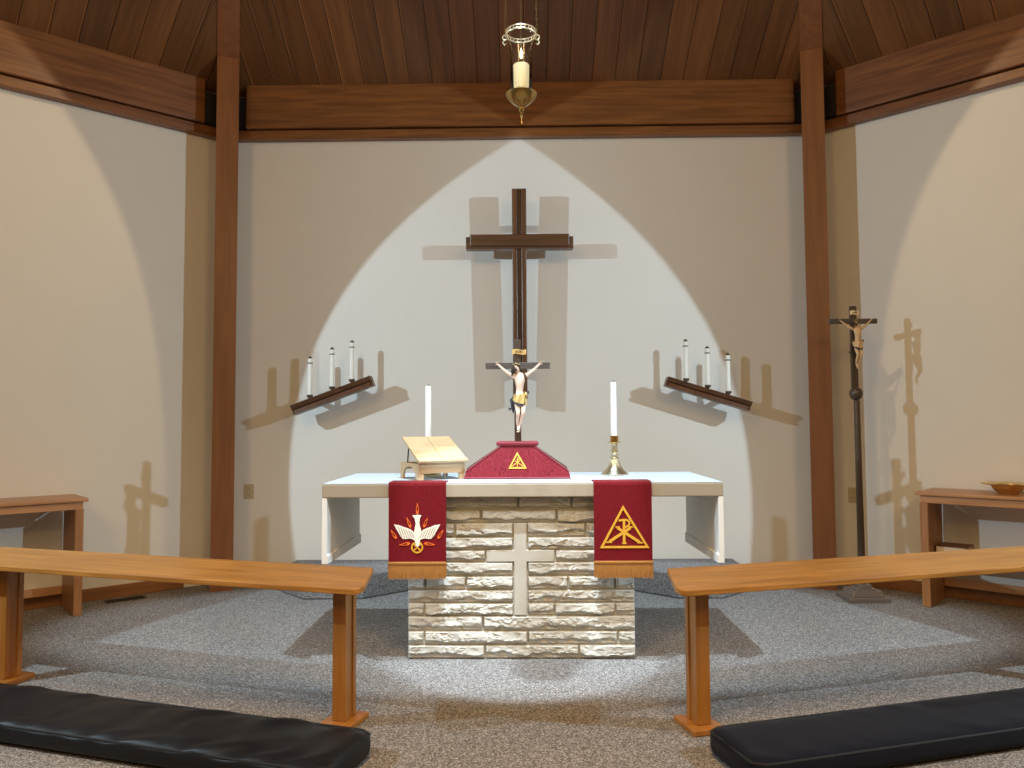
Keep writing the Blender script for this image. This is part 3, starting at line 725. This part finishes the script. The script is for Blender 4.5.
# ------------------------------------------------------------------ large wooden cross on the back wall
wx = -.026
wc = thing('wall_cross', (wx, 6.33, 1.545), 'large dark wooden cross hung on the back wall above the altar', 'cross')
def tilt(x, y, z): # the foot of the cross hangs a little nearer the wall than its head
    return V(x, y+.02-(z-1.55)*.02, z)
def tbox(x0, x1, y0, y1, z0, z1, bev=.003):
    m = MB(); m.hexa([tilt(x0,y0,z0),tilt(x1,y0,z0),tilt(x1,y1,z0),tilt(x0,y1,z0),tilt(x0,y0,z1),tilt(x1,y0,z1),tilt(x1,y1,z1),tilt(x0,y1,z1)], bev); return m
m = tbox(wx-.060, wx+.060, 6.288, 6.365, 1.545, 3.305)
m.merge(tbox(wx-.060, wx-.017, 6.264, 6.2875, 1.545, 3.296, .006).bm); m.merge(tbox(wx+.017, wx+.060, 6.264, 6.2875, 1.545, 3.296, .006).bm)
m.build('upright', M['walnutV'], wc)
part_label(tbox(wx-.0165, wx+.0165, 6.280, 6.2875, 1.55, 3.29, .001).build('groove_strip', M['walnutD'], wc), 'dark strip in the groove of the upright')
cb_ = tbox(wx-.446, wx+.450, 6.262, 6.350, 2.791, 2.893).build('crossbar', M['walnut'], wc)
tbox(wx-.412, wx+.416, 6.246, 6.2615, 2.809, 2.911, .008).build('front_board', M['walnut'], cb_)
for z in (1.75, 3.0): MB().box(wx-.03, wx+.03, 6.345, 6.5395, z, z+.06, bevel=.004).build('wall_bracket', M['walnutD'], wc)

# ------------------------------------------------------------------ candle brackets on the wall
def sconce(x0, z0, x1, z1, h, lab, cands):
    L = math.hypot(x1-x0, z1-z0); ca, sa = (x1-x0)/L, (z1-z0)/L; yc = 6.315
    t = thing('candle_bracket', ((x0+x1)/2, yc, (z0+z1)/2-h/2), lab, 'candle bracket', 'slanting candle brackets on the back wall')
    def P(a, y, c): return V(x0+a*ca-c*sa, y, z0+a*sa+c*ca)
    prof = [(yc-.052, h*.08), (yc-.060, h*.50), (yc+.045, h*.50), (yc+.055, -h*.50), (yc-.030, -h*.50), (yc-.056, -h*.42), (yc-.036, -h*.05)]
    # the long bar: undercut moulding, ends cut plumb
    m = MB(); m.prism(prof, lambda y, c: P(-.0, y, c), lambda y, c: P(L, y, c), bevel=.002); m.build('bar', M['walnut'], t)
    m = MB(); m.prism([(yc-.034, -h*.10), (yc-.050, -h*.40), (yc-.060, -h*.44), (yc-.046, -h*.06)], lambda y, c: P(.02, y, c), lambda y, c: P(L-.02, y, c)); part_label(m.build('front_moulding', M['walnutV'], t), 'lighter brown lower moulding')
    for a in (L*.28, L*.72):
        c = P(a, yc, 0); MB().box(c.x-.02, c.x+.02, yc+.056, D-.0005, c.z-.02, c.z+.02, bevel=.003).build('wall_arm', M['walnutD'], t)
    out = []
    for cxp, zb, ztp in cands:
        zl = z0+(cxp-x0)*sa/ca+h*.5/ca
        m = MB(); m.lathe([(.0, -.03), (.012, -.03), (.012, .010), (.024, .014), (.025, .034), (.021, .034), (.021, .0195), (0, .0195)], (cxp, yc, zl), 18); m.build('candle_cup', M['cupdark'], t)
        out.append((cxp, yc, zl+.0198, ztp))
    return out
cl = sconce(-1.920, 1.458, -1.256, 1.702, .086, 'slanting dark wooden candle bracket left of the big wall cross', [(-1.783, 0, 1.900), (-1.598, 0, 1.974), (-1.432, 0, 2.031)])
for (x, y, z0, z1), w in zip(cl, ('lowest, outermost candle', 'middle candle', 'highest, innermost candle')):
    candle(x, y, z0, z1, .0195, 'slim white candle with dark cap, %s of the bracket left of the cross' % w.replace('candle', 'one'), 'candles on the wall brackets', M['waxwarm'], M['cupdark'])
cl = sconce(1.181, 1.680, 1.868, 1.466, .082, 'slanting dark wooden candle bracket right of the big wall cross', [(1.350, 0, 2.019), (1.528, 0, 1.960), (1.697, 0, 1.901)])
for (x, y, z0, z1), w in zip(cl, ('highest, innermost one', 'middle one', 'lowest, outermost one')):
    candle(x, y, z0, z1, .0195, 'slim white candle with dark cap, %s of the bracket right of the cross' % w, 'candles on the wall brackets', M['waxwarm'], M['cupdark'])

# ------------------------------------------------------------------ processional crucifix
qx, qy = 2.54, 5.83
pcx = thing('processional_cross', (qx, qy, 0), 'tall dark processional crucifix on a stepped base by the right wall', 'processional cross')
m = MB(); bxo = 2.55
def step_(m, h0, h1, r0, r1): m.hexa([V(bxo-r0,qy-r0*.75,h0),V(bxo+r0,qy-r0*.75,h0),V(bxo+r0,qy+r0,h0),V(bxo-r0,qy+r0,h0),V(bxo-r1,qy-r1*.75,h1),V(bxo+r1,qy-r1*.75,h1),V(bxo+r1,qy+r1,h1),V(bxo-r1,qy+r1,h1)], .003)
step_(m, .0005, .030, .150, .150); step_(m, .0302, .036, .144, .135); step_(m, .0362, .078, .118, .105); step_(m, .0782, .092, .075, .070); step_(m, .0922, .120, .050, .045)
part_label(m.build('stepped_base', M['basemetal'], pcx), 'stepped square bronze coloured base')
MB().lathe([(0, .1205), (.027, .1205), (.024, .9), (.0225, 1.50)], (qx, qy, 0), 20).build('pole', M['procwood'], pcx)
MB().ball((qx-.004, qy, 1.552), .050, 24, (1, 1, 1.05)).build('knob', M['procwood'], pcx)
ux = qx-.012
MB().box(ux-.024, ux+.024, qy-.014, qy+.014, 1.598, 2.222, bevel=.003).build('upright', M['procwood'], pcx)
MB().box(ux-.186, ux+.178, qy-.019, qy+.012, 2.086, 2.124, bevel=.003).build('crossbar', M['crossgrey'], pcx)
s2 = scroll(pcx, (ux+.006, 2.170), .058, .030, M['scrollpale'], qy-.0175)
lettering('INRI', .020, V(ux+.006, qy-.0255, 2.170), M['ink'], s2)
corpus(pcx, V(ux+.004, qy-.019, 2.105), .98, (M['ivory'], M['ivory'], M['hair']))

# ------------------------------------------------------------------ side tables
def side_table(fr, a0, a1, mat, lab, shelf):
    c = fr.p((a0+a1)/2, .23, 0)
    t = thing('side_table', c, lab, 'side table', 'oak side tables against the side walls')
    def bx(name, p0, p1, q0, q1, z0, z1, mt, bev=.003, par=t):
        m = MB(); m.hexa([fr.p(p0,q0,z0),fr.p(p1,q0,z0),fr.p(p1,q1,z0),fr.p(p0,q1,z0),fr.p(p0,q0,z1),fr.p(p1,q0,z1),fr.p(p1,q1,z1),fr.p(p0,q1,z1)], bev); return m.build(name, mt, par)
    bx('tabletop', a0, a1, .012, .462, .800, .825, mat, .006)
    bx('apron', a0+.03, a1-.03, .420, .438, .745, .7998, mat)
    bx('apron', a0+.03, a1-.03, .030, .048, .745, .7998, mat)
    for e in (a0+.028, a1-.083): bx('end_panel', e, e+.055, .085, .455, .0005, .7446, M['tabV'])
    bx('stretcher', a0+.084, a1-.084, .075, .095, .10, .16, mat)
    if shelf: bx('shelf', a0+.084, a1-.084, .10, .40, .345, .365, mat)
    return t
side_table(FL, 1.135, 2.5, M['tabL'], 'narrow oak side table with empty top against the left wall', False)
side_table(FR, .842, 2.2, M['tabR'], 'narrow oak side table holding a brass bowl against the right wall', True)
# brass bowl on the right table
c = FR.p(1.385, .235, .8255)
b = thing('brass_bowl', c, 'shallow brass bowl with broad flat rim on the right side table', 'bowl')
MB().lathe([(0, .0), (.060, .0), (.064, .004), (.088, .028), (.100, .050), (.104, .058), (.150, .066), (.168, .070), (.170, .074), (.150, .072), (.103, .064), (.094, .050), (.080, .028), (.058, .009), (0, .008)], c, 48).build('bowl_body', M['bowl'], b)
# book lying on the shelf of the right table
bk = thing('book', FR.p(.985, .25, .3655), 'thick brown covered book lying on the shelf of the right side table', 'book')
def fbx(name, p0, p1, q0, q1, z0, z1, mt, par):
    m = MB(); m.hexa([FR.p(p0,q0,z0),FR.p(p1,q0,z0),FR.p(p1,q1,z0),FR.p(p0,q1,z0),FR.p(p0,q0,z1),FR.p(p1,q0,z1),FR.p(p1,q1,z1),FR.p(p0,q1,z1)], .002); return m.build(name, mt, par)
fbx('cover', .935, 1.135, .12, .33, .3657, .3705, M['cover'], bk); fbx('cover', .935, 1.135, .12, .33, .4255, .4305, M['cover'], bk); fbx('spine', .935, 1.135, .115, .1195, .3657, .4305, M['cover'], bk)
part_label(fbx('pages', .938, 1.130, .1205, .326, .371, .425, M['paper'], bk), 'pale page block')

# ------------------------------------------------------------------ communion rails and kneeling cushions
def rail(side, p1, far, lab, mat):
    e = V(side*math.cos(RA), math.sin(RA), 0); n = V(-side*math.sin(RA)*1.0, math.cos(RA), 0)
    P1 = V(p1[0], p1[1], 0)
    def L(s, b, z): return P1+e*s+n*b+V(0, 0, z)
    t = thing('communion_rail', P1+e*far[0]*.5, lab, 'communion rail', 'oak communion rails')
    f0, f1 = -.165, .145; zf, zb = .612, .645
    def top(s, b, dz): return L(s, b, zf+(zb-zf)*(b-f0)/(f1-f0)+dz)
    s0f, s0b, s1 = -.165, -.068, far[-1]
    m = MB()
    pts = [(s0f+.035, f0), (s1, f0), (s1, f1), (s0b, f1), (s0f+.008, f0+.06), (s0f+.012, f0+.018)]
    m.prism(pts, lambda a, b_: top(a, b_, 0), lambda a, b_: top(a, b_, .026), bevel=.004)
    m.build('rail_top', mat, t)
    for s in far[:-1]:
        m = MB()
        def q(a, b, z): return L(s+a, b, z)
        def bx(a0, a1, b0, b1, z0, z1, bev): m.hexa([q(a0,b0,z0),q(a1,b0,z0),q(a1,b1,z0),q(a0,b1,z0),q(a0,b0,z1),q(a1,b0,z1),q(a1,b1,z1),q(a0,b1,z1)], bev)
        # front stile, deeper web and rear stile: a built-up post
        bx(-.033, .033, -.050, -.020, .028, .633, .003); bx(-.026, .026, -.020, .020, .028, .641, .001); bx(-.033, .033, .020, .050, .028, .645, .003)
        po = m.build('post', M['oakV'], t)
        m = MB(); bx(-.075, .075, -.095, .095, .0005, .0275, .005); m.build('foot', M['oakV'], po)
    return t
rail(-1, (-.815, 3.475), [0, 1.985, 3.0], 'oak communion rail left of the centre gap, two posts in view', M['oakL'])
rail(1, (.762, 3.432), [0, 2.06, 3.0], 'oak communion rail right of the centre gap, one post in view', M['oakR'])
def cushion(side, inner, length, depth, h, lab, mat, wr):
    e = V(side*math.cos(RA), math.sin(RA), 0); n = V(-side*math.sin(RA), math.cos(RA), 0); O = V(inner[0], inner[1], 0)
    t = thing('kneeling_cushion', O+e*length/2+n*depth/2, lab, 'kneeling cushion', 'black kneeling cushions in front of the rails')
    nl, nc = 150, 48; rc = .07
    def inset(s): # rounded plan at both ends
        d = min(s, length-s)
        return 0 if d >= rc else rc-math.sqrt(max(0, rc*rc-(rc-d)**2))
    def surf(i, j):
        s = .002+i*(length-.004); a = 2*PI*j; ins = inset(s)
        c_, s_ = math.cos(a), math.sin(a); p = .36
        bx_ = math.copysign(abs(c_)**p, c_); bz = math.copysign(abs(s_)**.55, s_)
        hw = depth/2-ins
        endf = min(1, min(s, length-s)/.035)**.5
        b_ = depth/2+hw*bx_*(1-.05*(bz < 0)*abs(bz)); z = h/2+h/2*bz*(.55+.45*endf)
        if bz > .5:
            k_ = noise.noise(V(s*9+b_*14, b_*3-s*2, 3.3+side))
            k2 = noise.noise(V(s*3, b_*5, 9.1+side))
            z += wr*(k_*.5+max(0, k_)*.8)*endf + .006*k2
        return O+e*s+n*b_+V(0, 0, max(.0006, z))
    m = MB(); m.grid(nl, nc, surf)
    for ii in (0, 1):
        ring = [surf(ii, j/nc) for j in range(nc)]
        bm = bmesh.new(); bm.faces.new([bm.verts.new(p) for p in ring]); m.merge(bm, True)
    bmesh.ops.remove_doubles(m.bm, verts=m.bm.verts[:], dist=.0004); bmesh.ops.recalc_face_normals(m.bm, faces=m.bm.faces[:])
    body = m.build('pad', mat, t, sharp=60)
    # piping round the upper edge
    pts = []
    for k_ in range(60): pts.append((.012+(length-.024)*k_/59, 0))
    loop = [O+e*s+n*(inset(s)+.010)+V(0, 0, h*.84) for s, _ in pts] + [O+e*s+n*(depth-inset(s)-.010)+V(0, 0, h*.86) for s, _ in pts[::-1]]
    m = MB(); m.tube(loop, .0055, 8, closed=True); m.build('piping', M['piping'], body)
    return t
cushion(-1, (-.72, 2.785), 2.7, .40, .105, 'glossy wrinkled black kneeling cushion on the carpet before the left rail', M['vinyl'], .017)
cushion(1, (.832, 2.835), 2.7, .375, .105, 'dull blue-black kneeling cushion on the carpet before the right rail', M['velvet'], .004)

# ------------------------------------------------------------------ hanging sanctuary lamp
lx, ly = 0.0, 3.45
LZ = 2.862
lamp = thing('sanctuary_lamp', (lx, ly, 2.728), 'brass and glass sanctuary lamp hanging on chains before the ceiling', 'hanging lamp')
MB().lathe([(0, -.137), (.003, -.135), (.0045, -.118), (.003, -.112), (.0055, -.100), (.008, -.094), (.004, -.089), (.009, -.080), (.013, -.068), (.011, -.062), (.020, -.054), (.040, -.040), (.058, -.022), (.069, -.006), (.073, .004), (.069, .006), (.058, -.006), (.035, -.022), (.0, -.030)], (lx, ly, LZ), 32).build('cup', M['cupbrass'], lamp)
part_label(MB().lathe([(.0445, .010), (.048, .006), (.0505, .010), (.0505, .205), (.054, .236), (.066, .268), (.0690, .278), (.0665, .279), (.063, .269), (.0510, .237), (.0465, .205), (.0455, .012)], (lx, ly, LZ), 40).build('glass_cylinder', M['glass'], lamp), 'clear flared glass cylinder')
m = MB(); m.lathe([(.058, -.008), (.043, .012), (.030, .030), (.012, .038), (0, .038)], (lx, ly, LZ-.010), 28); m.build('candle_seat', M['brassdark'], lamp)
m = MB(); m.tube([V(lx+.0705*math.cos(a), ly+.0705*math.sin(a), LZ+.283+.0015*math.sin(12*a)) for a in [2*PI*k/48 for k in range(48)]], .0035, 8, closed=True)
m.tube([V(lx+.0705*math.cos(a), ly+.0705*math.sin(a), LZ+.300) for a in [2*PI*k/48 for k in range(48)]], .002, 6, closed=True)
for k_ in range(24):
    a = 2*PI*k_/24; m.tube([V(lx+.0705*math.cos(a), ly+.0705*math.sin(a), LZ+.283), V(lx+.0705*math.cos(a), ly+.0705*math.sin(a), LZ+.300)], .0016, 5)
m.build('gallery_ring', M['brasspale'], lamp)
for k_, ang in enumerate((178, 2, 90)):
    a = math.radians(ang); d = V(math.cos(a), math.sin(a), 0)
    c0 = V(lx, ly, LZ+.275)
    m = MB(); m.tube([c0+d*(.074+.012*math.cos(t_))+V(0, 0, .012*math.sin(t_)) for t_ in [2*PI*q/16 for q in range(16)]], .0028, 6, closed=True)
    m.tube([c0+d*.076+V(0, 0, -.008), c0+d*.085+V(0, 0, -.024), c0+d*.077+V(0, 0, -.036), c0+d*.069+V(0, 0, -.028)], [.003, .0035, .003, .002], 6)
    m.build('scroll_hook', M['brasspale'], lamp)
    # chain of links up to the roof
    m = MB(); A = c0+d*.074+V(0, 0, .012); ztop = 5.78; B = V(lx+d.x*.030, ly+d.y*.030, ztop)
    n_ = 110; ax = (B-A).normalized(); s1_ = ax.cross(V(.3, 1, 0)).normalized(); s2_ = ax.cross(s1_)
    ll = (B-A).length/n_
    for q in range(n_):
        c = A+(B-A)*((q+.5)/n_); sd = s1_ if q % 2 else s2_
        m.tube([c+ax*ll*.72*math.cos(t_)+sd*.0042*math.sin(t_) for t_ in [2*PI*r/8 for r in range(8)]], .0013, 4, closed=True)
    part_label(m.build('chain', M['brassdark'], lamp), 'thin brass suspension chain')
MB().lathe([(0, 0), (.034, 0), (.036, .006), (.030, .014), (.008, .02), (.006, .30), (0, .30)], (lx, ly, 5.775), 20).build('ceiling_hook', M['brassdark'], lamp)
lc = thing('lamp_candle', (lx, ly, LZ+.0285), 'glowing ivory pillar candle inside the hanging glass lamp', 'candle')
MB().lathe([(0, 0), (.0385, 0), (.0385, .109), (.036, .112), (.012, .109), (0, .108)], (lx, ly, LZ+.0285), 28).build('wax', M['litwax'], lc)
MB().tube([V(lx, ly, LZ+.136), V(lx, ly, LZ+.176)], .0022, 6).build('wick', M['wick'], lc)
MB().lathe([(0, .0), (.005, .005), (.0075, .014), (.006, .026), (.003, .040), (0, .052)], (lx, ly, LZ+.172), 14).build('flame', M['flame'], lc)

# ------------------------------------------------------------------ small fittings
def outlet(fr, a, z, lab):
    t = thing('wall_outlet', fr.p(a, 0, z-.06), lab, 'wall outlet')
    bar(fr, a-.042, a+.042, .0003, .007, z-.062, z+.062, .002).build('cover_plate', M['plate'], t)
    for dz in (-.025, .025):
        m = MB(); q = [(a+.017*math.cos(2*PI*k/16), z+dz+.0145*math.sin(2*PI*k/16)) for k in range(16)]
        m.prism(q, lambda p, r: fr.p(p, .0065, r), lambda p, r: fr.p(p, .010, r)); so = m.build('socket', M['plate'], t)
        m = MB()
        for dx in (-.006, .006): m.hexa([fr.p(a+dx-.0015,.0095,z+dz-.004),fr.p(a+dx+.0015,.0095,z+dz-.004),fr.p(a+dx+.0015,.0107,z+dz-.004),fr.p(a+dx-.0015,.0107,z+dz-.004),fr.p(a+dx-.0015,.0095,z+dz+.005),fr.p(a+dx+.0015,.0095,z+dz+.005),fr.p(a+dx+.0015,.0107,z+dz+.005),fr.p(a+dx-.0015,.0107,z+dz+.005)])
        m.build('slots', M['slot'], so)
outlet(FB, -2.363, .770, 'ivory wall outlet on the back wall beside the left timber post')
outlet(FR, .251, .730, 'ivory wall outlet on the right wall behind the processional cross pole')
# floor register near the left wall
t = thing('floor_vent', FL.p(.80, .15, 0), 'dark slotted floor vent in the carpet by the left wall', 'floor vent')
bar(FL, .66, .94, .10, .20, .0004, .006, .002).build('vent_frame', M['ventmetal'], t)
m = MB()
for k_ in range(12):
    a = .675+k_*.0215
    m.hexa([FL.p(a,.112,.006),FL.p(a+.007,.112,.006),FL.p(a+.007,.188,.006),FL.p(a,.188,.006),FL.p(a,.112,.010),FL.p(a+.007,.112,.010),FL.p(a+.007,.188,.010),FL.p(a,.188,.010)])
m.build('louvres', M['ventmetal'], t)
# cable beside the right post
m = MB(); m.tube([V(2.456, 6.45, 1.35), V(2.453, 6.45, .62), V(2.436, 6.45, .47), V(2.418, 6.45, .36), V(2.417, 6.45, .2), V(2.43, 6.44, .05), V(2.45, 6.41, .0075)], .0065, 8)
tag(m.build('power_cable', M['cord']), 'thin black cable hanging down beside the right timber post', 'cable')

# ------------------------------------------------------------------ light
def spot(name, loc, aim, half, W, col, blend=.04, soft=.035):
    l = bpy.data.lights.new(name, 'SPOT'); l.energy = W; l.color = col; l.spot_size = 2*math.radians(half); l.spot_blend = blend; l.shadow_soft_size = soft
    o = bpy.data.objects.new(name, l); COL.objects.link(o); o.location = loc
    o.rotation_euler = Vector(aim).to_track_quat('-Z', 'Y').to_euler(); return o
COOL = (.63, .84, 1.0)
A = 610
spot('side_spot', (-4.75, 2.58, 3.17), (.889, .286, -.355), 34.8, A, COOL, .008, .02)
spot('side_spot', (4.75, 2.58, 3.17), (-.905, .215, -.367), 37.9, A, COOL, .008, .02)
spot('wall_spot', (-.15, 3.55, 5.1), (-.803, -.088, -.589), 38.4, 145, (1, .76, .46), .012)
spot('wall_spot', (.15, 3.55, 5.1), (.803, .002, -.595), 34.2, 145, (1, .76, .46), .012)
spot('altar_spot', (0, 3.55, 5.15), (0, 1.75, -5.15), 20.5, 150, (.64, .85, 1.0), .45)
cs = spot('chancel_spot', (0, 3.6, 5.15), (0, 1.50, -5.15), 32.5, 860, (.66, .86, 1.0), .22); cs.scale = (1, .43, 1)   # a spread lens: wide across the chancel, shallow towards the nave
spot('altar_spot', (-.08, 2.9, 5.0), (.06, 1.5, -4.45), 9.8, 1300, (.70, .86, 1.0), .3)
def area(loc, aim, size, W, col, spread=180):
    l = bpy.data.lights.new('nave_fill', 'AREA'); l.energy = W; l.color = col; l.size = size; l.spread = math.radians(spread)
    o = bpy.data.objects.new('nave_fill', l); COL.objects.link(o); o.location = loc; o.rotation_euler = Vector(aim).to_track_quat('-Z', 'Y').to_euler()
WARM = (1, .66, .31)
area((-2.5, -1.5, 4.6), (.2, .8, -.6), 1.2, 66, WARM); area((2.5, -1.5, 4.6), (-.2, .8, -.6), 1.2, 66, WARM)
area((0, .6, 5.7), (0, .12, -1), 1.8, 115, WARM, 100)  # overhead warm fill, added to brighten the front floor and rails
w = bpy.data.worlds.new('nave_glow'); SC.world = w; w.use_nodes = True
w.node_tree.nodes['Background'].inputs[0].default_value = (1, .67, .32, 1); w.node_tree.nodes['Background'].inputs[1].default_value = .19

# ------------------------------------------------------------------ camera
F_PX, PITCH, YAW, ROLL = 760.0, .051, .015, .006
cp, sp, cy, sy = math.cos(PITCH), math.sin(PITCH), math.cos(YAW), math.sin(YAW)
f = V(-sy*cp, cy*cp, sp); rt = V(cy, sy, 0); up = rt.cross(f)
r2 = rt*math.cos(ROLL)-up*math.sin(ROLL); u2 = rt*math.sin(ROLL)+up*math.cos(ROLL)
cam = bpy.data.cameras.new('camera'); co = bpy.data.objects.new('camera', cam); COL.objects.link(co)
cam.sensor_width = 36; cam.lens = 36*F_PX/1024; cam.clip_start = .05
mw = Matrix((( r2.x, u2.x, -f.x, 0), (r2.y, u2.y, -f.y, 0), (r2.z, u2.z, -f.z, 1.345), (0, 0, 0, 1)))
co.matrix_world = mw
SC.camera = co
vs = SC.view_settings; vs.view_transform = 'Standard'; vs.look = 'None'; vs.gamma = 1; vs.exposure = .1; vs.use_curve_mapping = False
